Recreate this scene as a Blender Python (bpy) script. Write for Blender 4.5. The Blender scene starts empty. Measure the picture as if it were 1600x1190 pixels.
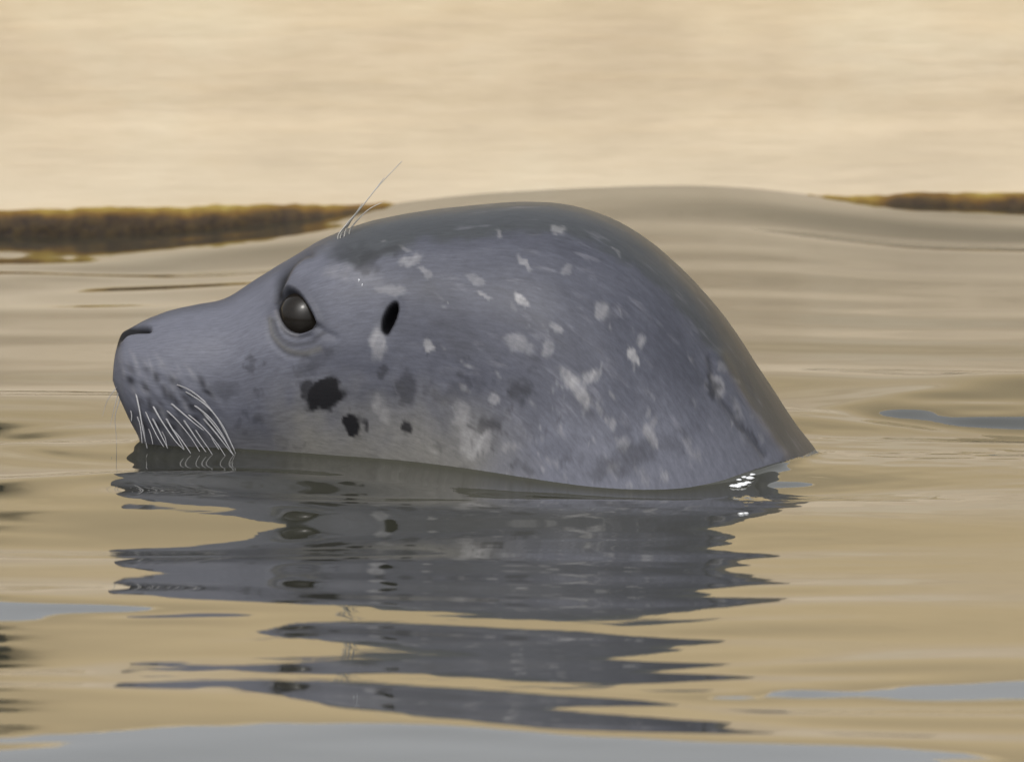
import bpy, math, random
import numpy as np
from mathutils import Vector

random.seed(7)
R = math.radians
S = bpy.context.scene
COL = S.collection

# ------------------------------------------------------------------ camera
CAMY, CAMZ, PITCH, FPX = -6.0, 0.7235, 0.1144, 18750.0
cd = bpy.data.cameras.new('camera'); cam = bpy.data.objects.new('camera', cd); COL.objects.link(cam)
cam.location = (0, CAMY, CAMZ); cam.rotation_euler = (math.pi/2 - PITCH, 0, 0)
cd.sensor_width = 36.0; cd.lens = FPX*36.0/1600.0
cd.clip_start = 0.1; cd.clip_end = 2000
cd.dof.use_dof = True; cd.dof.focus_distance = 6.0; cd.dof.aperture_fstop = 27
S.camera = cam

# ------------------------------------------------------------------ sky, sun, exposure
SUN_EL, SUN_AZ = R(52), R(205)      # azimuth clockwise from +Y: behind the camera, to the left
w = bpy.data.worlds.new('World'); S.world = w; w.use_nodes = True
nt = w.node_tree; nt.nodes.clear()
sky = nt.nodes.new('ShaderNodeTexSky'); sky.sky_type = 'NISHITA'; sky.sun_disc = False
sky.sun_elevation = SUN_EL; sky.sun_rotation = SUN_AZ
sky.air_density = 1.0; sky.dust_density = 7.0; sky.ozone_density = 1.0
hs = nt.nodes.new('ShaderNodeHueSaturation'); hs.inputs['Saturation'].default_value = 0.14
hs.inputs['Value'].default_value = 1.0
bg = nt.nodes.new('ShaderNodeBackground'); bg.inputs['Strength'].default_value = 0.15
wo = nt.nodes.new('ShaderNodeOutputWorld')
nt.links.new(sky.outputs[0], hs.inputs['Color']); nt.links.new(hs.outputs[0], bg.inputs[0]); nt.links.new(bg.outputs[0], wo.inputs[0])
sl = bpy.data.lights.new('sun', 'SUN'); sl.energy = 0.6; sl.angle = R(10); sl.color = (1, 0.95, 0.88)
so = bpy.data.objects.new('sun', sl); COL.objects.link(so)
sd = Vector((math.sin(SUN_AZ)*math.cos(SUN_EL), math.cos(SUN_AZ)*math.cos(SUN_EL), math.sin(SUN_EL)))
so.rotation_euler = sd.to_track_quat('Z', 'Y').to_euler(); so.location = sd*20
S.view_settings.view_transform = 'Standard'; S.view_settings.look = 'None'
S.view_settings.exposure = 0.95; S.view_settings.gamma = 1.0; S.view_settings.use_curve_mapping = False

# ------------------------------------------------------------------ helpers
cp, sp_ = math.cos(PITCH), math.sin(PITCH)
def ray(px, py):
    """direction through a point of the photograph (1600 x 1190)"""
    a = (np.asarray(px, float)-800)/FPX; b = (595-np.asarray(py, float))/FPX
    return a, cp + b*sp_, -sp_ + b*cp
def on_plane_y(px, py, y=0.0):
    dx, dy, dz = ray(px, py); t = (y-CAMY)/dy
    return dx*t, y, CAMZ + dz*t
def on_water(px, py, h=0.0):
    dx, dy, dz = ray(px, py); t = (h-CAMZ)/dz
    return dx*t, CAMY + dy*t
SX = on_plane_y(801, 700)[0]                       # metres per photo pixel at the seal
SZ = on_plane_y(800, 600)[2]-on_plane_y(800, 700)[2]; SZ /= 100
Z0 = on_plane_y(800, 700)[2]
def feat(x, y, z):
    """photo position of a point of the seal (far flank mirrored on the near one)"""
    ya = -np.abs(y)
    vx, vy, vz = x, ya-CAMY, z-CAMZ
    f = vy*cp - vz*sp_; u = vy*sp_ + vz*cp
    return 800 + FPX*vx/f, 595 - FPX*u/f

def hash3(i, j, k, seed):
    n = (i.astype(np.int64)*73856093) ^ (j.astype(np.int64)*19349663) ^ (k.astype(np.int64)*83492791) ^ (seed*2654435761)
    n = (n ^ (n >> 13)) * 1274126177
    n = (n ^ (n >> 16)) & 0xffffff
    return n/float(0xffffff)
def vnoise(x, y, z, seed=0):
    xi, yi, zi = np.floor(x), np.floor(y), np.floor(z)
    fx, fy, fz = x-xi, y-yi, z-zi
    fx, fy, fz = [f*f*(3-2*f) for f in (fx, fy, fz)]
    r = 0
    for a in (0, 1):
        for b in (0, 1):
            for c in (0, 1):
                r = r + hash3(xi+a, yi+b, zi+c, seed)*(fx if a else 1-fx)*(fy if b else 1-fy)*(fz if c else 1-fz)
    return r
def fbm(x, y, z, seed=0, o=3):
    s = 0; a = 1; t = 0
    for q in range(o):
        s = s + a*vnoise(x*2**q, y*2**q, z*2**q, seed+q*17); t += a; a *= .5
    return s/t

def mesh_grid(name, V, nu, nv, closed_v=False):
    """V: (nu*nv,3) points on a grid -> mesh of quads, smooth"""
    i = np.arange(nu-1)[:, None]; j = np.arange(nv if closed_v else nv-1)[None, :]
    a = i*nv + j; b = i*nv + (j+1) % nv; c = (i+1)*nv + (j+1) % nv; d = (i+1)*nv + j
    q = np.stack([a, b, c, d], -1).reshape(-1, 4)
    return mesh_from(name, V, q)
def mesh_from(name, V, q):
    me = bpy.data.meshes.new(name)
    me.vertices.add(len(V)); me.vertices.foreach_set('co', np.ascontiguousarray(V, dtype=np.float32).ravel())
    me.loops.add(q.size); me.loops.foreach_set('vertex_index', q.astype(np.int32).ravel())
    me.polygons.add(len(q))
    me.polygons.foreach_set('loop_start', (np.arange(len(q))*q.shape[1]).astype(np.int32))
    me.polygons.foreach_set('loop_total', np.full(len(q), q.shape[1], np.int32))
    me.polygons.foreach_set('use_smooth', np.ones(len(q), bool))
    me.update(); me.validate()
    return me
def link(name, me, mat=None, parent=None):
    o = bpy.data.objects.new(name, me); COL.objects.link(o)
    if mat: me.materials.append(mat)
    if parent: o.parent = parent
    return o
def tag(o, label=None, cat=None, kind=None, group=None):
    for k, v in (('label', label), ('category', cat), ('kind', kind), ('group', group)):
        if v: o[k] = v
    return o
def catmull(P, n):
    P = np.asarray(P, float); K = len(P)
    Q = np.vstack([2*P[0]-P[1], P, 2*P[-1]-P[-2]])
    t = np.linspace(0, K-1-1e-9, n); i = t.astype(int); f = (t-i)[:, None]
    a, b, c, d = Q[i], Q[i+1], Q[i+2], Q[i+3]
    return .5*((2*b)+(c-a)*f+(2*a-5*b+4*c-d)*f**2+(3*b-a-3*c+d)*f**3)
def add_attr(me, name, arr):
    at = me.attributes.new(name, 'FLOAT', 'POINT'); at.data.foreach_set('value', np.ascontiguousarray(arr, dtype=np.float32))

class Mat:
    def __init__(s, name):
        s.m = bpy.data.materials.new(name); s.m.use_nodes = True; s.t = s.m.node_tree
        s.b = s.t.nodes['Principled BSDF']; s.n = s.t.nodes; s.out = s.t.nodes['Material Output']
    def node(s, ty, **kw):
        n = s.n.new(ty)
        for k, v in kw.items():
            if k in n.inputs: n.inputs[k].default_value = v
            else: setattr(n, k, v)
        return n
    def l(s, a, b): s.t.links.new(a, b)
    def ramp(s, fac, stops):
        r = s.n.new('ShaderNodeValToRGB'); e = r.color_ramp.elements
        while len(e) < len(stops): e.new(.5)
        for k, (p, c) in enumerate(stops):
            e[k].position = p; e[k].color = (c, c, c, 1) if isinstance(c, (int, float)) else tuple(c)+(1,)
        s.l(fac, r.inputs[0]); return r.outputs[0]
    def mix(s, fac, a, b, mode='MIX'):
        m = s.n.new('ShaderNodeMix'); m.data_type = 'RGBA'; m.blend_type = mode
        for sock, v in ((m.inputs[0], fac), (m.inputs[6], a), (m.inputs[7], b)):
            if isinstance(v, (int, float)): sock.default_value = v
            elif isinstance(v, tuple): sock.default_value = v+(1,)
            else: s.l(v, sock)
        return m.outputs[2]
    def math(s, op, a, b=0.0, clamp=False):
        m = s.n.new('ShaderNodeMath'); m.operation = op; m.use_clamp = clamp
        for sock, v in ((m.inputs[0], a), (m.inputs[1], b)):
            if isinstance(v, (int, float)): sock.default_value = v
            else: s.l(v, sock)
        return m.outputs[0]
    def noise(s, vec, scale, detail=4, rough=.5, map_scale=None):
        if map_scale:
            mp = s.n.new('ShaderNodeMapping'); mp.inputs['Scale'].default_value = map_scale; s.l(vec, mp.inputs[0]); vec = mp.outputs[0]
        n = s.n.new('ShaderNodeTexNoise'); n.inputs['Scale'].default_value = scale
        n.inputs['Detail'].default_value = detail; n.inputs['Roughness'].default_value = rough
        s.l(vec, n.inputs['Vector']); return n.outputs[0]
    def attr(s, name):
        a = s.n.new('ShaderNodeAttribute'); a.attribute_name = name; return a.outputs['Fac']
    def bump(s, h, strength, dist, prev=None):
        b = s.n.new('ShaderNodeBump'); b.inputs['Strength'].default_value = strength; b.inputs['Distance'].default_value = dist
        s.l(h, b.inputs['Height'])
        if prev: s.l(prev, b.inputs['Normal'])
        return b.outputs[0]

# ------------------------------------------------------------------ materials
WALL_Y, WALL_H = 1.12, 0.52
def mat_wall():
    m = Mat('cream_wall')
    co = m.node('ShaderNodeTexCoord').outputs['Object']
    blot = m.noise(co, 7, 4, .55, (1, 1, 1.6))
    grain = m.noise(co, 24, 5, .65, (.5, 1, 4))
    fine = m.noise(co, 90, 3, .6, (.5, 1, 2.2))
    c = m.ramp(blot, [(.3, (.320, .256, .172)), (.5, (.368, .300, .206)), (.70, (.395, .338, .246))])
    g = m.ramp(grain, [(.30, (.94, .935, .92)), (.5, (1, 1, 1)), (.7, (1.0, .985, .96))])
    c = m.mix(1.0, c, g, 'MULTIPLY')
    f = m.ramp(fine, [(.3, (.95, .95, .93)), (.6, (1, 1, 1))])
    c = m.mix(1.0, c, f, 'MULTIPLY')
    # paler just above the weed, yellower towards the top
    z = m.node('ShaderNodeSeparateXYZ'); m.l(co, z.inputs[0])
    k = m.math('MULTIPLY', m.math('ADD', z.outputs[2], m.math('MULTIPLY', blot, .05)), 1.0)
    low = m.ramp(k, [(.03, 1.0), (.10, 0.0)])
    c = m.mix(low, c, m.mix(.45, c, (.44, .385, .295)))
    hi = m.ramp(k, [(.13, 0.0), (.28, 1.0)])
    c = m.mix(hi, c, m.mix(.85, c, (.46, .355, .190)))
    m.l(c, m.b.inputs['Base Color']); m.b.inputs['Roughness'].default_value = .75
    m.l(m.bump(grain, .25, .002, m.bump(fine, .2, .0008)), m.b.inputs['Normal'])
    return m.m
def mat_algae():
    m = Mat('brown_algae')
    co = m.node('ShaderNodeTexCoord').outputs['Object']
    n = m.noise(co, 30, 4, .6, (1, 1, 1.6)); n2 = m.noise(co, 160, 3, .6)
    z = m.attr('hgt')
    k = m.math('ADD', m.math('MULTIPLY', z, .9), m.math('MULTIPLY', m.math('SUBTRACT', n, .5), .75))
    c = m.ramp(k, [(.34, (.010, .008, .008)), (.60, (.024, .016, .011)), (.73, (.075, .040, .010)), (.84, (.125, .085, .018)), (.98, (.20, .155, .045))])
    c = m.mix(.2, c, m.ramp(n2, [(.3, (.02, .014, .01)), (.7, (.13, .085, .02))]))
    m.l(c, m.b.inputs['Base Color']); m.b.inputs['Roughness'].default_value = .7; m.b.inputs['Specular IOR Level'].default_value = .1
    m.l(m.bump(n2, .5, .002), m.b.inputs['Normal'])
    return m.m
def mat_water():
    m = Mat('murky_water')
    co = m.node('ShaderNodeTexCoord').outputs['Object']
    n = m.noise(co, 3, 3, .5)
    c = m.ramp(n, [(.35, (.018, .0185, .014)), (.65, (.022, .022, .016))])
    m.l(c, m.b.inputs['Base Color'])
    m.b.inputs['Roughness'].default_value = .015; m.b.inputs['IOR'].default_value = 1.58
    r = m.noise(co, 60, 3, .55, (.28, 1, 1)); r2 = m.noise(co, 14, 3, .5, (.5, 1, 1))
    m.l(m.bump(r, .2, .00012, m.bump(r2, .3, .0003)), m.b.inputs['Normal'])
    return m.m
def mat_seal():
    m = Mat('seal_fur')
    uv = m.node('ShaderNodeUVMap').outputs[0]
    co = m.node('ShaderNodeTexCoord').outputs['Object']
    dark, pale, warm, dors = m.attr('dark'), m.attr('pale'), m.attr('warm'), m.attr('dorsal')
    mott = m.noise(uv, 45, 5, .6, (.5, 1, 1))
    hair = m.noise(uv, 560, 4, .65, (.20, 1, 1))
    flk = m.noise(uv, 150, 3, .5, (.32, 1, 1))
    c = m.ramp(mott, [(.30, (.027, .0285, .0370)), (.5, (.035, .037, .0480)), (.72, (.046, .048, .0600))])
    c = m.mix(m.attr('bounce_pale'), c, (.084, .087, .106))
    c = m.mix(dors, c, (.020, .0225, .0220))
    c = m.mix(warm, c, (.092, .088, .076))
    flm = m.math('MULTIPLY', m.ramp(flk, [(.60, 0.0), (.72, .35)]), m.attr('fleck'))
    c = m.mix(flm, c, (.10, .10, .115))
    c = m.mix(pale, c, (.19, .187, .19))
    c = m.mix(dark, c, (.004, .004, .005))
    hc = m.ramp(hair, [(.3, (.88, .88, .88)), (.5, (1, 1, 1)), (.7, (1.10, 1.10, 1.10))])
    c = m.mix(1.0, c, hc, 'MULTIPLY')
    spk = m.noise(uv, 420, 5, .75, (.38, 1, 1))
    c = m.mix(1.0, c, m.ramp(spk, [(.3, (.82, .82, .82)), (.5, (1, 1, 1)), (.7, (1.18, 1.18, 1.18))]), 'MULTIPLY')
    m.l(c, m.b.inputs['Base Color'])
    m.l(m.ramp(mott, [(.3, .50), (.7, .66)]), m.b.inputs['Roughness'])
    m.b.inputs['IOR'].default_value = 1.26; m.b.inputs['Specular IOR Level'].default_value = .28
    m.l(m.math('ADD', m.math('MULTIPLY', m.attr('wet'), .38), .05), m.b.inputs['Coat Weight']); m.b.inputs['Coat Roughness'].default_value = .36
    m.b.inputs['Coat IOR'].default_value = 1.33
    nb = m.bump(hair, .13, .0005, m.bump(mott, .25, .001))
    m.l(nb, m.b.inputs['Normal'])
    return m.m
def mat_simple(name, col, rough, **kw):
    m = Mat(name); co = m.node('ShaderNodeTexCoord').outputs['Object']
    n = m.noise(co, kw.get('scale', 60), 3)
    c = m.ramp(n, [(.3, tuple(v*.85 for v in col)), (.7, tuple(min(1, v*1.12) for v in col))])
    m.l(c, m.b.inputs['Base Color']); m.b.inputs['Roughness'].default_value = rough
    m.b.inputs['Metallic'].default_value = kw.get('metal', 0)
    m.b.inputs['Coat Weight'].default_value = kw.get('coat', 0); m.b.inputs['Coat Roughness'].default_value = .03
    if 'sss' in kw: m.b.inputs['Transmission Weight'].default_value = kw['sss']
    return m.m
M_wall, M_algae, M_water, M_seal = mat_wall(), mat_algae(), mat_water(), mat_seal()
M_ground = mat_simple('pale_concrete', (.34, .31, .27), .85, scale=4)
M_eye = mat_simple('dark_eye', (.006, .005, .004), .16, coat=0.0, scale=200)
M_whisk = mat_simple('pale_whisker', (.125, .125, .13), .5, coat=.0)
M_eye.node_tree.nodes['Principled BSDF'].inputs['IOR'].default_value = 1.24
M_brow = mat_simple('pale_brow_hair', (.22, .215, .20), .5)
M_iron = mat_simple('black_iron', (.02, .022, .02), .5, metal=.3)

# ------------------------------------------------------------------ seal body
ST = [  # dorsal x,y / ventral x,y (photo pixels at the mid plane), half width m
 (176.5,592, 176.5,594, .0005), (178,568, 180.5,604, .0080), (182,546, 189.5,626, .0135), (190,523, 202,653, .0205), (202,514, 215,676, .0245),
 (228,501, 234,714, .0300), (264,486, 282,748, .0360), (308,476, 330,770, .0405), (352,466, 380,790, .0445),
 (400,437, 428,806, .0500), (446,410, 474,822, .0560), (500,379, 524,845, .0630), (570,352, 580,875, .0700),
 (650,334, 626,915, .0780), (740,323, 662,970, .0880), (830,318, 688,1040, .0980), (900,325, 705,1110, .1070),
 (970,352, 716,1190, .1150), (1035,398, 722,1270, .1220), (1095,455, 724,1360, .1280), (1145,515, 722,1450, .1330),
 (1192,583, 716,1550, .1370), (1238,654, 706,1650, .1400), (1283,716, 700,1760, .1420), (1335,800, 700,1880, .1430),
 (1380,930, 705,2000, .1420), (1400,1150, 715,2150, .1400), (1380,1500, 740,2330, .1250), (1300,1900, 800,2480, .0900),
 (1150,2300, 950,2560, .0450), (1060,2480, 1040,2560, .0010)]
NU, NV = 820, 470
st = np.array(ST)
# arc-length-like spacing: dense at the face
seg = np.hypot(np.diff(st[:, 0]), np.diff(st[:, 1])); seg = np.minimum(seg, 110) + 12
tt = np.concatenate([[0], np.cumsum(seg)]); tt /= tt[-1]
C = catmull(st, 4000); par = np.interp(np.linspace(0, len(st)-1, 4000), np.arange(len(st)), tt)
us = np.linspace(0, 1, NU); C = np.stack([np.interp(us, par, C[:, k]) for k in range(5)], 1)
Dx = (C[:, 0]-800)*SX; Dz = Z0+(700-C[:, 1])*SZ; Vx = (C[:, 2]-800)*SX; Vz = Z0+(700-C[:, 3])*SZ; W = np.maximum(C[:, 4], .0004)
# dense on the near flank (around +90 deg), sparse elsewhere
th = np.linspace(0, 1, NV, endpoint=False)
th = 2*np.pi*th - .42*np.sin(2*np.pi*th+.0)*0
ct, sn = np.cos(th), np.sin(th)
ex = 2/2.25
ctp = np.sign(ct)*np.abs(ct)**ex; snp = np.sign(sn)*np.abs(sn)**ex
cx, cz = (Dx+Vx)/2, (Dz+Vz)/2; ax_, az_ = (Dx-Vx)/2, (Dz-Vz)/2
X = cx[:, None]+ax_[:, None]*ctp; Z = cz[:, None]+az_[:, None]*ctp; Y = -W[:, None]*snp
# brow narrowing: muzzle flatter on its side, cranium fuller low down
def grid_normals(X, Y, Z):
    def g(A): return np.gradient(A, axis=0), (np.roll(A, -1, 1)-np.roll(A, 1, 1))/2
    xu, xv = g(X); yu, yv = g(Y); zu, zv = g(Z)
    nx = yu*zv-zu*yv; ny = zu*xv-xu*zv; nz = xu*yv-yu*xv
    l = np.sqrt(nx**2+ny**2+nz**2)+1e-12
    nx, ny, nz = nx/l, ny/l, nz/l
    sgn = np.sign(np.sum(ny*Y)); return nx*sgn, ny*sgn, nz*sgn
nx, ny, nz = grid_normals(X, Y, Z)
FX, FY = feat(X, Y, Z)
side = np.clip(np.abs(ny)*3-.1, 0, 1)     # features live on the flanks
def blob(x, y, rx, ry, ang=0, p=2):
    a = math.radians(ang); dx, dy = FX-x, FY-y
    u = (dx*math.cos(a)+dy*math.sin(a))/rx; v = (-dx*math.sin(a)+dy*math.cos(a))/ry
    return np.exp(-(u*u+v*v)**(p/2))
def sdist(pts):
    d = np.full(X.shape, 1e9)
    P = catmull(np.array(pts, float), 8*len(pts))
    for (x0, y0), (x1, y1) in zip(P[:-1], P[1:]):
        ex_, ey_ = x1-x0, y1-y0; L = ex_*ex_+ey_*ey_+1e-9
        t = np.clip(((FX-x0)*ex_+(FY-y0)*ey_)/L, 0, 1)
        d = np.minimum(d, np.hypot(FX-x0-t*ex_, FY-y0-t*ey_))
    return d
def stroke(pts, wd): return np.exp(-(sdist(pts)/wd)**2)
def poly_sd(pts):
    """signed distance to a closed smooth outline, negative inside"""
    P = np.array(pts+pts[:3], float); Q = catmull(P, 10*len(P)); K = len(P)
    tq = np.linspace(0, K-1, 10*len(P)); Q = Q[(tq >= 1) & (tq <= K-2)]; Q = np.vstack([Q, Q[:1]])
    d = np.full(X.shape, 1e9); ins = np.zeros(X.shape, bool)
    for (x0, y0), (x1, y1) in zip(Q[:-1], Q[1:]):
        ex_, ey_ = x1-x0, y1-y0; L = ex_*ex_+ey_*ey_+1e-9
        t = np.clip(((FX-x0)*ex_+(FY-y0)*ey_)/L, 0, 1)
        d = np.minimum(d, np.hypot(FX-x0-t*ex_, FY-y0-t*ey_))
        if abs(ey_) > 1e-9:
            c = ((y0 > FY) != (y1 > FY)) & (FX < ex_*(FY-y0)/ey_+x0); ins ^= c
    return np.where(ins, -d, d)
def sstep(a, b, x):
    t = np.clip((x-a)/(b-a), 0, 1); return t*t*(3-2*t)

EYE = [(432, 476), (440, 460), (454, 454), (470, 461), (484, 480), (495, 506), (481, 517), (462, 521), (446, 513), (436, 496)]
EAR = [(597, 514), (598, 497), (606, 480), (617, 471), (622, 478), (619, 495), (611, 512), (604, 522)]
eye = poly_sd(EYE); ear = poly_sd(EAR)
D = np.zeros(X.shape)
mm = .001
D += 1.8*mm*blob(500, 440, 70, 42, -25)            # brow
D += -2.2*mm*blob(405, 470, 45, 40)                # hollow in front of the eye
D += 2.2*mm*blob(262, 610, 70, 62)                 # whisker pad
D += -1.8*mm*blob(345, 628, 34, 40, 20)            # fold behind the pad
D += 1.5*mm*blob(560, 600, 90, 60)                 # cheek
D += .7*mm*stroke([(424, 490), (430, 520), (450, 540), (478, 545), (505, 535)], 9)   # lower lid fold
D += -.7*mm*stroke([(417, 500), (424, 530), (447, 553), (480, 560)], 5)
D += -1.0*mm*stroke([(432, 500), (440, 518), (458, 528), (485, 526)], 5)
D += 1.1*mm*stroke([(440, 455), (455, 449), (472, 457), (487, 478), (498, 503)], 5)   # upper lid
D += -2.2*mm*stroke([(432, 468), (440, 440), (452, 420), (465, 406), (482, 396)], 9)  # crease up to the brow
D += 1.2*mm*stroke([(455, 450), (462, 428), (478, 410)], 9)
D += -.9*mm*stroke([(497, 510), (510, 520), (525, 526)], 5)
D += 1.0*mm*blob(585, 545, 16, 26, 10) 
D += -3.2*mm*stroke([(188, 529), (196, 520), (210, 516), (232, 515)], 4.2)            # nostril slit
D += .9*mm*stroke([(200, 507), (215, 504), (236, 503)], 6)
D += .6*mm*stroke([(196, 533), (214, 527), (232, 526)], 6)
D += -.9*mm*stroke([(1108, 560), (1120, 610), (1150, 655), (1195, 712)], 5)          # folds on the neck
D += 1.4*mm*stroke([(1122, 560), (1145, 610), (1180, 660), (1220, 712)], 14)
D += -.6*mm*stroke([(1090, 560), (1104, 600)], 8)
for k in range(34):                                                                  # follicle rows of the pad
    r_, c_ = divmod(k, 7)
    x = 205+c_*20+r_*7+random.uniform(-8, 8); y = 580+r_*20+c_*5+random.uniform(-7, 7)
    D += -.30*mm*blob(x, y, 7, 5, 50)+.22*mm*blob(x+6, y-8, 9, 5, 50)
D += -6*mm*sstep(1.5, -6, eye)
D += -11*mm*sstep(1, -8, ear)
D += -1.0*mm*np.exp(-(ear/9)**2)*(ear > 0)*.5
lump = (fbm(X*28, Y*28, Z*28, 3)-.5)*2
low = (vnoise(X*9+3, Y*9, Z*9, 9)-.5)*2
D = D*side + .7*mm*lump + 2.0*mm*low*sstep(300, 700, FX)
env = np.clip(np.sin(np.pi*np.clip(us*30, 0, .5)), 0, 1)[:, None]
D *= env
X = X+nx*D; Y = Y+ny*D; Z = Z+nz*D

# coat pattern, with some light and shade painted in
nzx = (fbm(X*90, Y*90, Z*90, 21)-.5); nzy = (fbm(X*90+9, Y*90, Z*90, 31)-.5)
FX0, FY0 = FX, FY
nf = (fbm(X*230, Y*230, Z*230, 61)-.5); ng = (fbm(X*230+5, Y*230, Z*230, 67)-.5)
FX, FY = FX+nzx*44+nf*22, FY+nzy*44+ng*22
def spot(x, y, rx, ry, ang=0, k=1.0, soft=.35):
    a = math.radians(ang); dx, dy = FX-x, FY-y
    u = (dx*math.cos(a)+dy*math.sin(a))/rx; v = (-dx*math.sin(a)+dy*math.cos(a))/ry
    return k*sstep(1+soft*.6, 1-soft*.6, np.hypot(u, v))
dark = np.zeros(X.shape)
for s in [(505,620,30,26,10,.97,.3),(478,603,15,16,0,.75,.5),(549,669,21,19,30,.97,.3),(640,667,13,13,0,.85,.4),(634,606,14,19,0,.45,.7),
          (592,577,9,10,0,.5,.6),(697,620,16,14,0,.28,.9),(804,612,12,20,15,.5,.7),(757,664,20,12,-25,.5,.7),(405,652,12,7,0,.35,.8),
          (397,575,7,7,0,.4,.6),(495,560,20,13,-40,.35,.9),(470,575,14,8,0,.3,.9),(1000,705,34,22,-35,.4,.8),(955,735,36,14,-10,.35,.8),
          (880,712,9,9,0,.25,.8),(815,730,8,7,0,.3,.8),(1115,600,7,22,-25,.6,.7),(1170,672,6,34,-32,.5,.7),(700,505,30,22,0,.12,.9),
          (735,600,12,12,0,.2,.9),(920,640,14,26,-30,.2,.9),(1050,690,16,22,-20,.25,.9),(560,690,10,10,0,.3,.8),(345,612,20,12,15,.3,.9),
          (575,410,18,22,-10,.5,.7),(600,395,26,12,-20,.4,.8),(540,395,30,10,-20,.3,.9),(680,450,40,18,30,.15,.9)]:
    dark = np.maximum(dark, spot(*s))
dark = np.clip(dark*1.05, 0, 1)
random.seed(5)
for k in range(46):
    x = random.uniform(360, 880); y = random.uniform(560, 740); r_ = random.uniform(2.5, 7)
    dark = np.maximum(dark, spot(x, y, r_*1.2, r_, random.uniform(0, 90), random.uniform(.12, .38), .7))
FX, FY = FX0, FY0
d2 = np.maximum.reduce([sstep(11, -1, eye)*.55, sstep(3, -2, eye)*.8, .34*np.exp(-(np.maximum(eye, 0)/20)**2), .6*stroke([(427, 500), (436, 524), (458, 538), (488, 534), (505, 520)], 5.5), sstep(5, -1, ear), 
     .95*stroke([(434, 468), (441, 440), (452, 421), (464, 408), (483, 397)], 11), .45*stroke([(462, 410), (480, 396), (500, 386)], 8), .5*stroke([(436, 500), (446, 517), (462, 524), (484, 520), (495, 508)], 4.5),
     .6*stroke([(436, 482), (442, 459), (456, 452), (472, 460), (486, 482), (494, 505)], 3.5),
     .45*stroke([(1108, 560), (1120, 612), (1150, 655), (1195, 712)], 4)])  # brow crease, ear hole and neck fold carry painted shade
random.seed(3)
for k in range(30):
    r_, c_ = divmod(k, 6)
    d2 = np.maximum(d2, random.uniform(.3, .8)*blob(205+c_*21+r_*7+random.uniform(-8, 8), 580+r_*20+c_*4+random.uniform(-8, 8), random.uniform(8, 13), random.uniform(3.5, 6), random.uniform(35, 70)))
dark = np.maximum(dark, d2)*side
dark = np.maximum(dark, np.clip(1.25*stroke([(183, 538), (189, 525), (199, 518), (212, 516), (229, 515)], 5), 0, 1))  # shade inside the nostril slit, painted dark
dark = np.maximum(dark, .45*sstep(207, 186, FX0)*sstep(560, 520, FY0)*sstep(505, 515, FY0))
nf = (fbm(X*260, Y*260, Z*260, 61)-.5); ng = (fbm(X*260+5, Y*260, Z*260, 67)-.5)
FX, FY = FX0+nzx*18+nf*14, FY0+nzy*18+ng*14
pale = np.zeros(X.shape)
for s in [(815,467,17,7,38,.75,.6),(758,460,13,5,20,.55,.8),(823,412,16,5,35,.5,.8),(668,540,8,14,-25,.6,.7),(992,556,8,16,-25,.9,.6),(1003,530,6,9,-20,.4,.8),
          (908,612,11,30,-22,.8,.7),(890,590,22,10,40,.5,.9),(925,588,14,12,-30,.55,.8),(868,512,7,12,-20,.4,.8),(855,545,8,12,-20,.4,.8),(810,540,26,12,20,.35,.9),
          (768,625,9,10,0,.5,.8),(737,690,24,26,0,.55,.8),(720,650,14,20,-20,.35,.9),(940,485,10,16,-35,.4,.8),(1120,600,8,18,-28,.5,.7),(1128,575,6,12,-28,.3,.8),
          (884,420,9,8,0,.3,.8),(1022,680,8,22,-25,.5,.8),(975,690,10,12,-20,.4,.8),(795,700,12,7,20,.35,.9),(985,760,6,6,0,.5,.8),(1010,750,6,10,-30,.3,.9),
          (665,425,14,5,20,.35,.8),(640,408,20,7,-15,.45,.8),(590,535,13,26,8,.5,.8),(610,452,22,8,10,.3,.9),(595,640,10,24,-20,.3,.9),(1080,700,6,20,-35,.3,.9),
          (740,435,16,6,20,.3,.9),(870,357,12,5,15,.45,.8),(550,430,40,16,5,.22,1),(1150,640,6,18,-30,.3,.9),(960,730,8,8,0,.3,.9),(1040,745,5,9,-30,.4,.9)]:
    pale = np.maximum(pale, spot(*s[:6], s[6]*.75))
random.seed(12)
for k in range(95):
    x = random.uniform(590, 1200); y = random.uniform(350, 760)
    if random.random() < .35: x = random.uniform(720, 1050); y = random.uniform(560, 760)
    a = 20+50*min(1, max(0, (x-600)/400))+random.uniform(-15, 15)
    L = random.uniform(4, 12)
    pale = np.maximum(pale, spot(x, y, L, L*random.uniform(.2, .4), a, random.uniform(.10, .36), .9))
FX, FY = FX0, FY0
random.seed(31)
for k in range(60):
    x = random.uniform(185, 335); y = random.uniform(545, 690)
    pale = np.maximum(pale, random.uniform(.08, .28)*blob(x, y, random.uniform(7, 15), random.uniform(2, 4), random.uniform(50, 80)))
streak = .65+.7*(fbm(FX0*.16+FY0*.08, FY0*.03-FX0*.02, X*0, 5)-.5)
pale = np.clip(pale*streak*1.1, 0, 1)*side
warm = sstep(560, 730, FY0+(FX0-560)*-.05+nzx*90)*sstep(380, 470, FX0+nzy*60)*sstep(860, 700, FX0+nzx*70)*.75
warm = np.maximum(warm, .30*sstep(470, 430, FX0)*sstep(640, 720, FY0))
warm = np.maximum(warm, .45*stroke([(421, 498), (427, 524), (449, 546), (476, 552), (500, 545)], 5))
pale = np.maximum(pale, .38*stroke([(433, 486), (437, 503), (447, 516), (462, 522)], 4.5))
warm = np.clip(warm, 0, 1)*side
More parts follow.
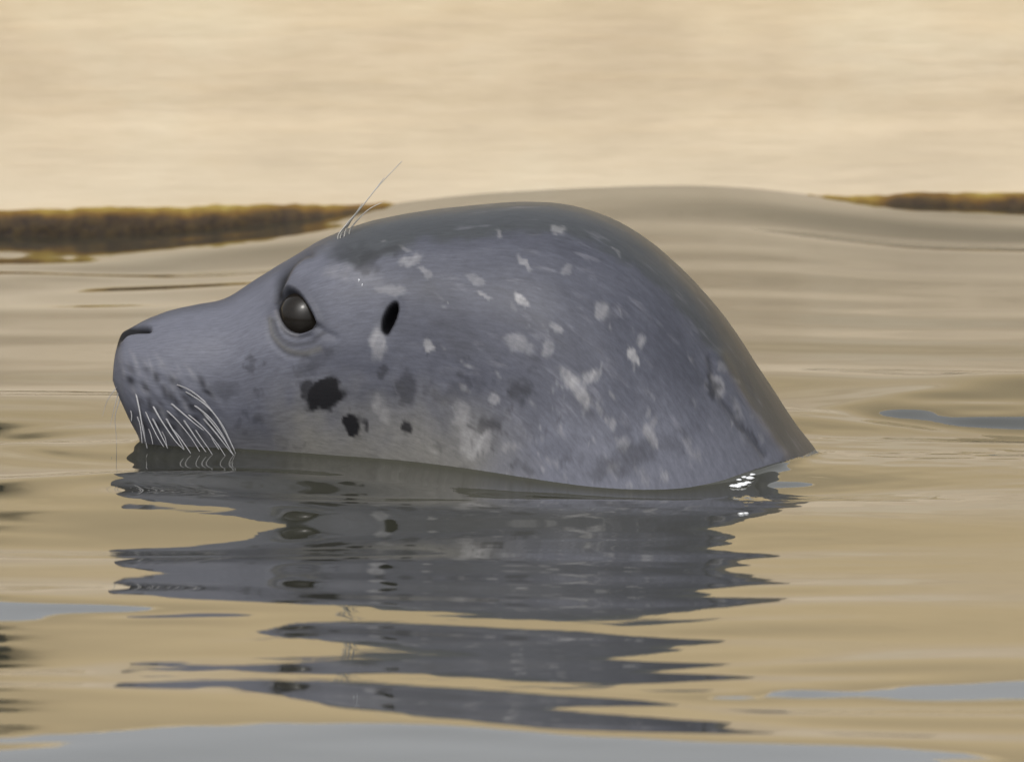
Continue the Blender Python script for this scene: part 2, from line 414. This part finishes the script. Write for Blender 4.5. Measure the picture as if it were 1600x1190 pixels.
# darker band along the back
edge = np.interp(FX0[:], [100, 400, 470, 530, 560, 600, 660, 760, 850, 920, 990, 1060, 1120, 1180, 1280], [0, 400, 405, 405, 420, 398, 378, 364, 358, 372, 410, 480, 560, 650, 760])
dorsal = sstep(10, -10, FY0-edge+nzx*30)*sstep(470, 560, FX0)
dorsal = dorsal*.7
fleck = sstep(600, 760, FX0)*.9+.1
bounce_pale = .66*np.clip(.30*sstep(420, 330, FX0)+sstep(560, 760, FY0+nzx*120)*sstep(420, 560, FX0)+.55*sstep(560, 420, FX0)*sstep(660, 600, FY0)+.45*sstep(330, 470, FX0)*sstep(660, 540, FX0)*sstep(560, 520, FY0), 0, 1)*side  # lower flank: light off the water painted into the coat; face paled too
wet = np.repeat(sstep(.45, .85, ct)[None, :], NU, 0)*sstep(430, 620, FX0)
wet = np.maximum(wet, sstep(-10, 60, FX0-np.interp(FY0, [540, 610, 655, 712, 760], [1100, 1122, 1150, 1196, 1230]))*sstep(540, 600, FY0)*.7)

me = mesh_grid('seal_body', np.stack([X, Y, Z], -1).reshape(-1, 3), NU, NV, True)
for n_, a_ in (('dark', dark), ('pale', pale), ('warm', warm), ('dorsal', dorsal), ('fleck', fleck), ('wet', wet), ('bounce_pale', bounce_pale)):
    add_attr(me, n_, a_.ravel())
# uv in metres: along the spine, and around
mid = np.hypot(np.gradient(cx+ax_*.4), np.gradient(cz+az_*.4)); ulen = np.cumsum(mid)
uvx = np.repeat(ulen[:, None], NV, 1); circ = np.hypot(ax_, az_)+W
vv = (np.abs(th/np.pi-1))[None, :]*(.5*circ[:, None]*0+.30)
vi = np.empty(len(me.loops), np.int32); me.loops.foreach_get('vertex_index', vi)
uvl = me.uv_layers.new(name='UVMap')
uvl.data.foreach_set('uv', np.stack([uvx.ravel()[vi], vv.ravel()[vi]], -1).astype(np.float32).ravel())
seal = link('seal', me, M_seal)
tag(seal, 'grey spotted seal with pale whiskers holding its head above the water', 'seal')

# eyes: dark balls behind the lids, the pair and its pupils
def ball(name, c, r, mat, parent, sq=(1, 1, 1), n=40):
    a = np.linspace(0, np.pi, n); b = np.linspace(0, 2*np.pi, 2*n, endpoint=False)
    P = np.stack([np.sin(a)[:, None]*np.cos(b), np.sin(a)[:, None]*np.sin(b), np.cos(a)[:, None]*np.ones(2*n)], -1).reshape(-1, 3)*r*np.array(sq)+np.array(c)
    return link(name, mesh_grid(name, P, n, 2*n, True), mat, parent)
dist = np.hypot(FX0-464, FY0-488)+(Y > 0)*1e3
ie = np.unravel_index(np.argmin(dist), dist.shape)
sel = (np.abs(eye-9) < 3) & (Y < 0)
ex0, ez0, ey0 = float(X[ie]), float(Z[ie]), float(Y[sel].mean())
rp = np.stack([X[sel], Y[sel], Z[sel]], 1); rc = rp.mean(0); nrm = np.linalg.svd(rp-rc, full_matrices=False)[2][2]
nrm = nrm if nrm[1] < 0 else -nrm; ER = .0150; ec = rc-nrm*(ER-.0022)
for s in (1, -1): ball('eye', (ec[0], s*ec[1], ec[2]), ER, M_eye, seal)

# whiskers
def tube(name, P, r0, r1, mat, parent, nseg=18, ns=6):
    P = catmull(P, nseg); T = np.gradient(P, axis=0); T /= np.linalg.norm(T, axis=1)[:, None]
    A = np.cross(T, [0, 1, .3]); A /= np.linalg.norm(A, axis=1)[:, None]; B = np.cross(T, A)
    t = np.linspace(0, 1, nseg)[:, None, None]; r = r0+(r1-r0)*t
    b = np.linspace(0, 2*np.pi, ns, endpoint=False)[None, :, None]
    V = P[:, None, :]+r*(np.cos(b)*A[:, None, :]+np.sin(b)*B[:, None, :])
    return link(name, mesh_grid(name, V.reshape(-1, 3), nseg, ns, True), mat, parent)
near = Y < 0
def skin(px, py, far=False):
    d = np.hypot(FX0-px, FY0-py)+(0 if not far else 0)+np.where(near, 0, 1e4)
    i = np.unravel_index(np.argmin(d), d.shape); return float(X[i]), float(Y[i]), float(Z[i])
def whisker(pts, out, far=False, r=.00056, tip=.00020):
    """pts: photo path; the root sits in the skin and the tip stands off by out metres"""
    x0, y0, z0 = skin(*pts[0]); L = len(pts)-1; P = [(x0, y0+.0015, z0)]
    for k, (px, py) in enumerate(pts[1:], 1):
        yy = y0-out*(k/L)
        q = on_plane_y(px, py, yy); P.append((float(q[0]), yy, float(q[2])))
    if far: P = [(a, -b, c) for a, b, c in P]
    return tube('whisker', P, r, tip, M_whisk, seal)
W1 = [[(268,598),(300,612),(330,640),(352,676),(372,716)], [(298,628),(325,650),(345,675),(360,703),(372,722)], [(315,652),(332,670),(348,690),(362,708)],
      [(267,627),(285,645),(305,662),(318,672)], [(285,652),(298,672),(310,690),(322,706)], [(238,627),(248,650),(262,672),(275,690),(287,702)],
      [(260,651),(268,668),(278,684),(288,702)], [(240,652),(246,668),(254,684),(262,700)], [(214,610),(218,640),(223,670),(230,700)],
      [(233,668),(236,680),(239,694)], [(207,640),(206,650),(205,658)], [(326,678),(333,688),(342,702)], [(222,655),(225,672),(227,690)],
      [(254,672),(258,684),(261,697)], [(275,600),(298,610),(322,628)]]
W1 += [[(283,606),(318,630),(345,660),(366,702)], [(255,632),(276,656),(298,683),(312,705)], [(290,642),(316,666),(338,691),(352,712)], [(228,640),(236,662),(246,682),(256,698)], [(312,640),(332,662),(350,686),(364,710)], [(304,668),(314,684),(324,698),(332,710)], [(270,668),(280,682),(290,696),(298,708)], [(216,648),(219,664),(221,680),(222,692)]]
for k, p in enumerate(W1): whisker(p, .012+.003*(k % 4), r=.00058 if k < 9 else .00042)
for p in [[(186,612),(178,640),(172,665)], [(188,622),(180,650),(181,672),(183,705)], [(184,604),(168,625),(160,650)]]:
    whisker(p, .004, r=.00022, tip=.00007)
for p in W1[:9]: whisker(p, .018, far=True)
for p, o in [([(532,368),(548,345),(566,322),(592,290),(628,252)], .02), ([(538,367),(550,342),(560,330),(574,312),(600,278)], .015), ([(546,362),(560,342),(578,326),(596,317)], .012), ([(528,370),(540,352),(556,333),(566,318)], .018)]:
    x0, y0, z0 = skin(p[0][0]+6, p[0][1]+14); L = len(p)-1
    P = [(x0, y0*.6, z0-.003)]
    for k, (px, py) in enumerate(p): 
        yy = y0*.6-o*(k/L)*.3; q = on_plane_y(px, py, yy); P.append((float(q[0]), yy, float(q[2])))
    tube('eyebrow_hair', P, .00045, .00018, M_brow, seal)

M_drop = mat_simple('clear_drop', (.25, .26, .28), .05, coat=1.0)
for px_, py_, r_ in [(563, 440, .0006), (566, 447, .0005)]:
    q = skin(px_, py_); ball('water_drop', (q[0], q[1]-.0003, q[2]), r_, M_drop, seal, (.8, .6, 1.5), 12)

# ------------------------------------------------------------------ water surface
def Zs(x): return np.interp(x, [176, 181, 189, 200, 228, 264, 308, 352, 400, 446, 500, 570, 650, 740, 830, 900, 970, 1035, 1095, 1145, 1192, 1238, 1283],
                            [110, 154, 180, 192, 209, 222, 232, 241, 263, 290, 321, 348, 366, 377, 382, 375, 348, 302, 245, 185, 117, 46, 0])
cons = []   # (px, py, 'z' height px on seal plane | 'e' elevation tangent | 'h' height m, value, weight)
def line(pts, fn, wt=1.0, step=45):
    pts = np.array(pts, float); xs = np.arange(pts[0, 0], pts[-1, 0]+1, step)
    for x in xs:
        y = float(np.interp(x, pts[:, 0], pts[:, 1])); k, v = fn(x); cons.append((x, y, k, v, wt))
B = lambda x: ('z', float(Zs(x)))
G = lambda d: (lambda x: ('z', float(Zs(x))+d))
F = lambda f: (lambda x: ('z', float(Zs(x))*f))
C_ = lambda v: (lambda x: ('z', v))
line([(200,779),(300,788),(430,797)], B, 4, 30); line([(170,771),(420,782)], F(.86), 5, 30); line([(170,760),(420,768)], F(.70), 4, 30); line([(200,848),(300,846),(380,838),(420,826)], B, 2)
for y_, z_ in [(801, 256), (808, 272), (815, 280), (825, 280), (835, 262)]: line([(150, y_), (390 if y_ < 830 else 330, y_)], C_(z_), 3, 40); cons.append((440, 812, 'z', 285, 3))
line([(480,812),(900,812)], C_(262), .6, 80)
for x, y, z in [(1236,792,40),(1180,805,120),(1112,828,232),(1130,849,205),(1112,858,225),(1210,865,90),(1150,885,170),(1175,900,130),(1222,911,70),(1120,920,235),(1092,927,255),(1248,937,35)]:
    cons.append((x, y, 'z', z, 2))
line([(200,925),(300,934),(560,945),(750,960),(900,965),(1000,961),(1100,952),(1240,938)], B, 3)
line([(200,880),(1050,890)], F(.72), .5, 70); line([(200,905),(1050,925)], F(.8), .5, 70)
line([(200,955),(480,958),(650,962),(900,975),(1000,978),(1150,965)], G(14), 2)
line([(400,985),(480,971),(560,970),(650,973),(800,980),(900,985),(1000,994),(1140,1001)], B, 3)
line([(400,993),(500,998),(560,1003),(630,1012)], B, 3); cons.append((652, 1018, 'z', float(Zs(652)), 3))
line([(260,1010),(600,1018)], C_(352), 1.5)
line([(700,1010),(1000,1012)], F(.86), 1)
for x, y in [(1060,1015),(1000,1023),(948,1028),(1050,1034),(1118,1040),(1060,1045),(1008,1048),(1100,1053),(1188,1059)]: cons.append((x, y, 'z', float(Zs(x)), 2))
line([(210,1035),(300,1030),(450,1027),(600,1027)], B, 3)
line([(210,1040),(600,1038)], F(.93), 1)
line([(700,1045),(950,1052)], F(.85), 1)
line([(205,1045),(300,1048),(450,1050),(640,1050),(800,1060),(900,1067),(1000,1068),(1190,1060)], B, 3)
line([(200,1051),(640,1057),(900,1075),(1180,1085)], G(12), 2)
line([(200,1057),(430,1061),(600,1067),(800,1079),(1000,1093),(1200,1111)], B, 3)
line([(200,1066),(420,1070),(600,1090),(800,1108),(1000,1120),(1150,1128)], F(.86), 1)
line([(200,1074),(420,1081),(560,1107),(700,1122),(850,1138),(1000,1142),(1150,1144)], B, 3)
def SK(d):
    return lambda x: ('s', d)
skyl = [(0,1155),(150,1145),(300,1137),(450,1131),(600,1130),(700,1133),(800,1141),(900,1149),(1100,1158),(1400,1167),(1520,1186)]
line([(-60, 1160)]+skyl, SK(0), 4)
line([(-60, 1188)]+[(x, y+28) for x, y in skyl[:-2]], SK(.035), 3); line([(-60, 1215)]+[(x, y+55) for x, y in skyl[:-2]], SK(.05), 3); line([(-60, 1250)]+[(x, y+90) for x, y in skyl[:-2]], SK(.05), 2)
for x, y, d in [(1200,1085,-.001),(1300,1080,0),(1300,1090,0),(1400,1075,0),(1400,1091,0),(1500,1069,0),(1500,1091,0),(1600,1063,0),(1600,1091,0),(1680,1060,0),(1680,1092,0),
                (1500,1080,.012),(1400,1083,.008),(1600,1077,.016),(1680,1077,.016),(1300,1125,-.05),(1450,1125,-.05),(1600,1130,-.05),(1600,1175,-.04),(1600,1200,-.02),(1300,1050,-.05),(1500,1040,-.05),
                (0,941,0),(55,942,0),(108,955,0),(0,966,0),(60,964,0),(0,953,.014),(50,953,.01),(-60,953,.014),(-60,938,0),(-60,968,0),(160,957,-.02),(220,957,-.04)]:
    cons.append((x, y, 's', d, 3))
for x in (-60, 0, 30):
    for y, e in [(985, .225), (1000, .215), (1012, .197), (1025, .188), (1040, .180), (1060, .15), (1080, .182), (1095, .188), (1112, .186), (1130, .21)]:
        cons.append((x, y, 'e', e, 1.0 if x > 20 else 2))
for x in (80, 130):
    for y, e in [(1000, .19), (1025, .16), (1060, .14), (1095, .165), (1130, .215)]: cons.append((x, y, 'e', e, .7))
for x in (160, 210, 260, 310, 360, 410):
    for y in (966, 978, 992): cons.append((x, y, 'e', .17, 1.5))
for x in (-60, 0, 40):
    for y, e in [(625, .17), (642, .26), (655, .36), (667, .355), (682, .24), (700, .17), (790, .19), (812, .19), (832, .19)]: cons.append((x, y, 'e', e if x < 40 or e < .3 else .27, 1.0))
for x in (100, 140):
    for y in (640, 655, 670, 790, 812, 832): cons.append((x, y, 'e', .18, .8))
# patch of sky on the ripple behind the neck
for x in (1290, 1330, 1395, 1440, 1500, 1560, 1620, 1680):
    pk = 0.0 if x < 1350 else 1.0
    for y, e in [(560, .14), (585, .17), (608, .22), (621, .48), (631, .66), (642, .48), (657, .22), (682, .16), (700, .13)]:
        cons.append((x, y, 'e', .15 if not pk else e, 1.2))
# levels behind the seal
for x, y, h in []: cons.append((x, y, 'H', h, 3))
HP = [(-.20, -.01, .004), (-.17, -.04, .0035), (-.12, -.07, .002), (.06, -.14, -.0085), (.10, -.13, -.009), (.0, -.13, -.005), (.14, -.09, -.0025), (.18, -.05, -.001),  (-.25, .5, -.001), (.3, .5, .001)]
SWX, SWH = [], []
for x_, y_ in [(-160,368),(0,368),(100,370),(200,368),(350,357),(500,340),(600,321),(700,306),(850,296),(950,292),(1050,290),(1150,291),(1200,298),(1260,306),(1320,315),(1400,322),(1500,326),(1600,328),(1760,330)]:
    q = on_plane_y(x_, y_, WALL_Y); SWX.append(float(q[0])); SWH.append(float(q[2]))
def swell(x, y):
    """long low swell that has run up against the wall"""
    t = np.clip((y-.12)/(WALL_Y-.12), 0, 1.1); hw = np.interp(x, SWX, SWH)
    hw = sum(np.interp(x+d_, SWX, SWH) for d_ in (-.03, -.015, 0, .015, .03))/5
    return hw*(.45*t**1.2+.55*t**2.2)*sstep(1.6, .5, np.abs(x))
for x_, y_ in [(-60,432),(0,425),(100,413),(200,400),(300,387),(400,372),(500,353)]:
    cons.append((x_, y_, 'w', .0110, 3)); cons.append((x_, y_+22, 'w', .045, 1.5)); cons.append((x_, y_-18, 'w', .006, 1.5))
for x_, y_ in [(1300,318),(1400,330),(1500,336),(1600,340)]:
    cons.append((x_, y_, 'w', .021, 1)); cons.append((x_, y_+15, 'w', .06, 1))
KX = np.arange(-.48, .4801, .024); KY = np.arange(-1.52, 1.20, .014)
nX, nY = len(KX), len(KY); dX, dY = KX[1]-KX[0], KY[1]-KY[0]
def bs(t):   # cubic B-spline and derivative, t in knot units from centre
    a = np.abs(t); v = np.where(a < 1, 2/3-a*a+a**3/2, np.where(a < 2, (2-a)**3/6, 0))
    d = np.where(a < 1, -2*a+1.5*a*a, np.where(a < 2, -.5*(2-a)**2, 0))*np.sign(t)
    return v, d
def local(x, y, der):
    """the 16 knots that carry the surface at a point: indices and weights"""
    ix = int(math.floor((x-KX[0])/dX)); iy = int(math.floor((y-KY[0])/dY))
    jx = np.clip(np.arange(ix-1, ix+3), 0, nX-1); jy = np.clip(np.arange(iy-1, iy+3), 0, nY-1)
    vx, _ = bs((x-KX[jx])/dX); vy, dy_ = bs((y-KY[jy])/dY)
    return (jy[:, None]*nX+jx[None, :]).ravel(), np.outer(dy_/dY if der else vy, vx).ravel()
def solve():
    n = nX*nY; hcur = None; bw = 3*nX+3
    for it in range(3):
        Bd = np.zeros((n, 2*bw+1)); r = np.zeros(n)
        def add(i, w_, b_):
            np.add.at(Bd, (np.repeat(i, 16), (i[None, :]-i[:, None]).ravel()+bw), np.outer(w_, w_).ravel()); np.add.at(r, i, w_*b_)
        for (px, py, k, v, wt) in cons:
            h0 = 0.0
            if hcur is not None:
                for _ in range(3):
                    x_, y_ = on_water(px, py, h0); i, q = local(x_, y_, False); h0 = float(q@hcur[i])+float(swell(x_, y_))
            x_, y_ = on_water(px, py, h0)
            if abs(x_) > .44 or y_ > 1.15: continue
            phi = (CAMZ-h0)/(y_-CAMY)
            if k == 'z': e = (Z0+v*SZ-h0)/max(-y_, .05)
            elif k == 'w':
                if WALL_Y-y_ < .05: continue
                e = min(.45, (v-h0)/(WALL_Y-y_))
            elif k == 's': e = (WALL_H-h0)/(WALL_Y-y_)+v
            else: e = v
            i, q = local(x_, y_, True); add(i, q*wt, ((e-phi)/2-float(swell(x_, y_+.004)-swell(x_, y_-.004))/.008)*wt)
        for x_, y_, h_ in HP:
            i, q = local(x_, y_, False); add(i, q*30, h_*30)
        J = np.arange(n).reshape(nY, nX)
        def addreg(off, co, wgt):
            oy = max(o[0] for o in off); ox = max(o[1] for o in off); base = J[:nY-oy, :nX-ox].ravel()
            for a, c in zip(off, co):
                for a2, c2 in zip(off, co):
                    i1 = base+a[0]*nX+a[1]; i2 = base+a2[0]*nX+a2[1]; Bd[i1, i2-i1+bw] += wgt*c*c2
        addreg([(0,0),(1,0),(2,0),(3,0)], [-1, 3, -3, 1], (1/dY)**2*REG3**2)
        addreg([(0,0),(1,0),(2,0)], [1, -2, 1], (1/dY)**2*REG2**2)
        addreg([(0,0),(0,1),(0,2)], [1, -2, 1], (1/dX)**2*REGX**2)
        Bd[:, bw] += REG0**2
        m = 3*nX+3; K = -(-n//m)
        def blk(a, b):
            M = np.zeros((m, m)); i = np.arange(a*m, min(n, a*m+m)); j = np.arange(b*m, min(n, b*m+m))
            dd = j[None, :]-i[:, None]; ok = np.abs(dd) <= bw
            M[:len(i), :len(j)] = np.where(ok, Bd[i[:, None], np.clip(dd+bw, 0, 2*bw)], 0)
            if a == b: M[np.arange(len(i), m), np.arange(len(i), m)] = 1
            return M
        rr = np.zeros(K*m); rr[:n] = r; Dm = []; yv = []
        for k in range(K):
            M = blk(k, k); v = rr[k*m:(k+1)*m].copy()
            if k:
                L = blk(k, k-1); T = np.linalg.solve(Dm[-1].T, L.T).T; M -= T@blk(k-1, k); v -= T@yv[-1]
            Dm.append(M); yv.append(v)
        xsol = np.zeros((K, m)); xsol[-1] = np.linalg.solve(Dm[-1], yv[-1])
        for k in range(K-2, -1, -1): xsol[k] = np.linalg.solve(Dm[k], yv[k]-blk(k, k+1)@xsol[k+1])
        hcur = xsol.ravel()[:n]
    return hcur.reshape(nY, nX)
REG3, REG2, REGX, REG0 = .038, .02, .16, .6
HC = solve()
print('fit height range', HC.min(), HC.max())
def axis(parts):
    out = [parts[0][0]]
    for a, b, s in parts:
        k = max(1, int(round((b-a)/s))); out += list(a+(b-a)*(np.arange(1, k+1)/k))
    return np.array(out)
def growing(a, b, s0, f=1.18):
    o = [a]; s = s0
    while o[-1] < b: o.append(o[-1]+s); s *= f
    o[-1] = b; return np.array(o)
xs = axis([(-.42, -.215, .0035), (-.215, .19, .0013), (.19, .42, .0035)])
gx = growing(.42, 9, .005, 1.12)[1:]; xs = np.concatenate([-gx[::-1], xs, gx])
ys = axis([(-1.42, -.17, .0030), (-.17, .01, .0008), (.01, .12, .002), (.12, WALL_Y+.05, .004)])
gy = growing(1.42, 14, .005, 1.12)[1:]; ys = np.concatenate([-gy[::-1], ys])
def bmat(g, K, d):
    t = (g[:, None]-K[None, :])/d; return bs(t)[0]
H = bmat(ys, KY, dY)@HC@bmat(xs, KX, dX).T
GX, GY = np.meshgrid(xs, ys)
BASE = swell(GX, GY)
# free ripples: a sum of many small wave trains, strongest outside the fitted patch
rng = np.random.RandomState(4)
def trains(lo, hi, slope, n, spread, seed):
    rg = np.random.RandomState(seed); out = 0
    for k in range(n):
        lam = math.exp(rg.uniform(math.log(lo), math.log(hi))); a = math.pi/2+rg.normal()*spread
        kk = 2*math.pi/lam; out = out+slope/kk/math.sqrt(n)*1.4*np.sin(kk*(GX*math.cos(a)+GY*math.sin(a))+rg.uniform(0, 6.28))
    return out
amp = fbm(GX*3+7, GY*2.2, GX*0, 12)
inside = sstep(.50, .36, np.abs(GX))*sstep(-1.55, -1.35, GY)
wide = trains(.12, .5, .030, 14, .55, 1)
H = H*inside+wide*(1-inside)+BASE
far = sstep(.0, .12, GY)
H += trains(.06, .17, .015, 10, .09, 8)*far*sstep(1.1, .85, GY)
H += trains(.018, .06, .0018, 26, .35, 2)*(.25+1.3*np.clip(amp-.35, 0, 1))
# chop shed by the neck
ch = np.exp(-(((GX-.19)/.12)**2+((GY+.02)/.16)**2))
H += trains(.012, .05, .022, 26, .45, 3)*ch
ch2 = np.exp(-(((GX-.10)/.13)**2+((GY+.33)/.30)**2)); H += trains(.016, .04, .007, 16, .35, 5)*ch2
# rings about the nose
rn = np.hypot(GX-on_water(205, 694)[0], GY-.0); H += .0002*np.sin(2*np.pi*rn/.038+1.2*np.sin(np.arctan2(GY, GX+.19)*2))*np.exp(-((rn-.06)/.04)**2)*sstep(-.15, -.2, GX)
# meniscus and contact ring where water meets fur
band = (np.abs(Z) < .0025+.008)
wl = np.stack([X[band], Y[band]], 1)
Hs = np.zeros(GX.shape)
ii = np.where((xs > -.24) & (xs < .24))[0]; jj = np.where((ys > -.20) & (ys < .18))[0]
# water line as the crossing of each section with the local water level
L0 = float(np.median(H[np.ix_(jj, ii)]))
zl = Z-0.0
pts = []
cr = (zl[:, :-1]*zl[:, 1:] < 0); a, b = np.where(cr); f = zl[a, b]/(zl[a, b]-zl[a, b+1])
pts.append(np.stack([X[a, b]+f*(X[a, b+1]-X[a, b]), Y[a, b]+f*(Y[a, b+1]-Y[a, b])], 1))
wl = pts[0]; wl = wl[::2]
sub = np.stack([GX[np.ix_(jj, ii)].ravel(), GY[np.ix_(jj, ii)].ravel()], 1).astype(np.float32)
dm = np.full(len(sub), 9., np.float32)
for c0 in range(0, len(wl), 40):
    q = wl[c0:c0+40].astype(np.float32)
    dm = np.minimum(dm, ((sub[:, None, 0]-q[None, :, 0])**2+(sub[:, None, 1]-q[None, :, 1])**2).min(1))
dm = np.sqrt(dm).reshape(len(jj), len(ii))
H[np.ix_(jj, ii)] += .0024*np.exp(-dm/.0034)
# the little fold of water lapping against the neck
lx, ly = on_water(1160, 757, .006)
H += .0024*np.exp(-(((GX-lx)/.014)**2+((GY-ly)/.009)**2))*(1+.20*np.sin(GX*800+GY*700))
lx, ly = on_water(1118, 757, .002); H += .0016*np.exp(-(((GX-lx)/.010)**2+((GY-ly)/.008)**2))
me = mesh_grid('water', np.stack([GX, GY, H], -1).reshape(-1, 3), len(ys), len(xs))
water = link('water', me, M_water); tag(water, 'calm murky pool water with gentle ripples mirroring the cream wall', kind='structure')

# pale blobs standing in for sun glints where the neck parts the water
M_glint = mat_simple('painted_glint', (.42, .43, .44), .35, scale=500)
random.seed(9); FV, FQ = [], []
def glint_blob(c, r, sq):
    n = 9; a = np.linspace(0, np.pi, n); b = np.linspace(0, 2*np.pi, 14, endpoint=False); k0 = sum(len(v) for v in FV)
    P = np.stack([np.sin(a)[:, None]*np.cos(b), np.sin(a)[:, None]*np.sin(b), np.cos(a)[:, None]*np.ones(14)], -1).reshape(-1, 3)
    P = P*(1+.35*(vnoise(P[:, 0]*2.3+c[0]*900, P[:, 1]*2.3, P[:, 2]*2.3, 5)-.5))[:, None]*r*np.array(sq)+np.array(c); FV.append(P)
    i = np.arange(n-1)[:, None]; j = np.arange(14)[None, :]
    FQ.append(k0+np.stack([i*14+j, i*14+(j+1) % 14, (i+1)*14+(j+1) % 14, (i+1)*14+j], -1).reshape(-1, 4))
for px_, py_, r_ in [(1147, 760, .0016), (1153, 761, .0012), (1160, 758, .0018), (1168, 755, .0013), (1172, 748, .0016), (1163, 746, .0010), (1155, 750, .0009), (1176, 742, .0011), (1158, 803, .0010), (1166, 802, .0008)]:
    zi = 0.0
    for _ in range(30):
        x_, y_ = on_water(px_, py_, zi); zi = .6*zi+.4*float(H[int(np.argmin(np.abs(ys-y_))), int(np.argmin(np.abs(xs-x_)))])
    x_, y_ = on_water(px_, py_, zi); glint_blob((x_, y_, zi+r_*.25), r_, (1.5, 1.3, .55))
glint_flecks = link('glint_flecks', mesh_from('glint_flecks', np.vstack(FV), np.vstack(FQ)), M_glint)
tag(glint_flecks, 'small pale flecks standing in for sun glints on the water against the seal neck', 'glint_flecks', kind='stuff')

# ------------------------------------------------------------------ wall behind, weed, ground
def box_mesh(name, x0, x1, y0, y1, z0, z1, bev=0.0):
    import bmesh
    bm = bmesh.new(); bmesh.ops.create_cube(bm, size=1)
    for v in bm.verts: v.co = ((x0+x1)/2+v.co.x*(x1-x0), (y0+y1)/2+v.co.y*(y1-y0), (z0+z1)/2+v.co.z*(z1-z0))
    if bev: bmesh.ops.bevel(bm, geom=bm.edges[:], offset=bev, segments=3, affect='EDGES')
    me = bpy.data.meshes.new(name); bm.to_mesh(me); bm.free(); return me
# front face as a worn sheet with real relief, wrapped over a rounded top
wx = np.concatenate([np.arange(-9, -.6, .1), np.arange(-.6, .6, .004), np.arange(.6, 9.01, .1)])
wz = np.concatenate([np.linspace(-.5, -.03, 6), np.arange(-.024, WALL_H-.02, .004)])
WX, WZ = np.meshgrid(wx, wz)
rel = .0009*(fbm(WX*5, WZ*45, WX*0, 41, 3)-.5)*2*sstep(.35, .62, vnoise(WX*5, WZ*9, WX*0, 43))+.0010*(fbm(WX*9, WZ*12, WX*0, 47)-.5)
WYY = WALL_Y-rel
r = .02; a = np.linspace(0, np.pi/2, 7)[1:]
capY = WALL_Y+r-r*np.cos(a); capZ = WALL_H-.02+r*np.sin(a)
WX = np.vstack([WX]+[wx]*(len(a)+1)); WZ = np.vstack([WZ]+[np.full(len(wx), z) for z in capZ]+[np.full(len(wx), WALL_H)])
WYY = np.vstack([WYY]+[np.full(len(wx), y) for y in capY]+[np.full(len(wx), WALL_Y+.30)])
WX = np.vstack([WX, wx]); WZ = np.vstack([WZ, np.full(len(wx), -.5)]); WYY = np.vstack([WYY, np.full(len(wx), WALL_Y+.30)])
wall = link('pool_wall', mesh_grid('pool_wall', np.stack([WX, WYY, WZ], -1).reshape(-1, 3), WX.shape[0], len(wx)), M_wall)
tag(wall, 'cream weathered wall with faint horizontal grain rising behind the seal', 'wall')
# brown weed along its foot
axx = np.concatenate([np.arange(-3, -.45, .02), np.arange(-.45, .45, .0015), np.arange(.45, 3.01, .02)])
tz = np.linspace(0, 1, 30)
AX, TZ = np.meshgrid(axx, tz)
top = .0095+.0014*(fbm(AX*45, AX*0, AX*0, 51)-.5)*2+.0005*(vnoise(AX*170, AX*0, AX*0, 53)-.5)*2+.004*sstep(.02, -.2, AX)*0
top = top + .0105*np.clip((AX+.3)/.6, -.3, 1.3)
AZ = -.05+(top+.05)*TZ
bul = np.sin(np.pi*np.clip(TZ, 0, 1)**1.5)**.6
AY = WALL_Y-.001-bul*(.006+.0022*fbm(AX*90, AZ*120, AX*0, 57))-.001
AY = np.where(TZ > .98, WALL_Y+.004, AY)
me = mesh_grid('algae_fringe', np.stack([AX, AY, AZ], -1).reshape(-1, 3), 30, len(axx))
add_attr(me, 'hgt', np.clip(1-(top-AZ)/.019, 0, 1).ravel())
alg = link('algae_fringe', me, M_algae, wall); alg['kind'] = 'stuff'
# ground round the pool, out to the horizon
g0 = .40
V = []; Q = []
def quad(x0, x1, y0, y1):
    k = len(V); V.extend([(x0, y0, g0), (x1, y0, g0), (x1, y1, g0), (x0, y1, g0)]); Q.append((k, k+1, k+2, k+3))
quad(-400, 400, WALL_Y+.30, 400); quad(-400, -9, -14, WALL_Y+.30); quad(9, 400, -14, WALL_Y+.30); quad(-400, 400, -400, -14)
# sides of the pool
for (xa, ya, xb, yb) in [(-9, WALL_Y+.3, -9, -14), (-9, -14, 9, -14), (9, -14, 9, WALL_Y+.3)]:
    k = len(V); V.extend([(xa, ya, g0), (xb, yb, g0), (xb, yb, -.5), (xa, ya, -.5)]); Q.append((k, k+1, k+2, k+3))
me = mesh_from('ground', np.array(V), np.array(Q)); me.polygons.foreach_set('use_smooth', [False]*len(Q))
gr = link('ground', me, M_ground); tag(gr, 'flat pale concrete ground around the pool', kind='structure')

# black rubber fender bolted near the top of the wall, mirrored at the left edge of the water
fen = bpy.data.objects.new('rubber_fender', None); COL.objects.link(fen); fen.location = (-.463, WALL_Y, .362)
tag(fen, 'black rubber fender on the wall, mirrored at the left edge of the water', 'fender')
M_rub = mat_simple('black_rubber', (.014, .016, .015), .6)
n = 26; a = np.linspace(0, np.pi, n); L = np.concatenate([[-.155, -.152, -.145], np.linspace(-.135, .135, 8), [.145, .152, .155]])
sc = np.concatenate([[.45, .8, .95], np.ones(8), [.95, .8, .45]])
V = np.stack([np.repeat(L[:, None], n, 1), -.052*np.sin(a)[None, :]**.7*sc[:, None]+.002, .032*np.cos(a)[None, :]*sc[:, None]], -1)
for k in (0, -1): V[k, :, 1:] *= .2
link('fender_body', mesh_grid('fender_body', V.reshape(-1, 3), len(L), n, True), M_rub, fen)
for s in (-1, 1): ball('bolt', (s*.08, -.049, 0), .009, M_iron, fen, (1, .5, 1), 12)
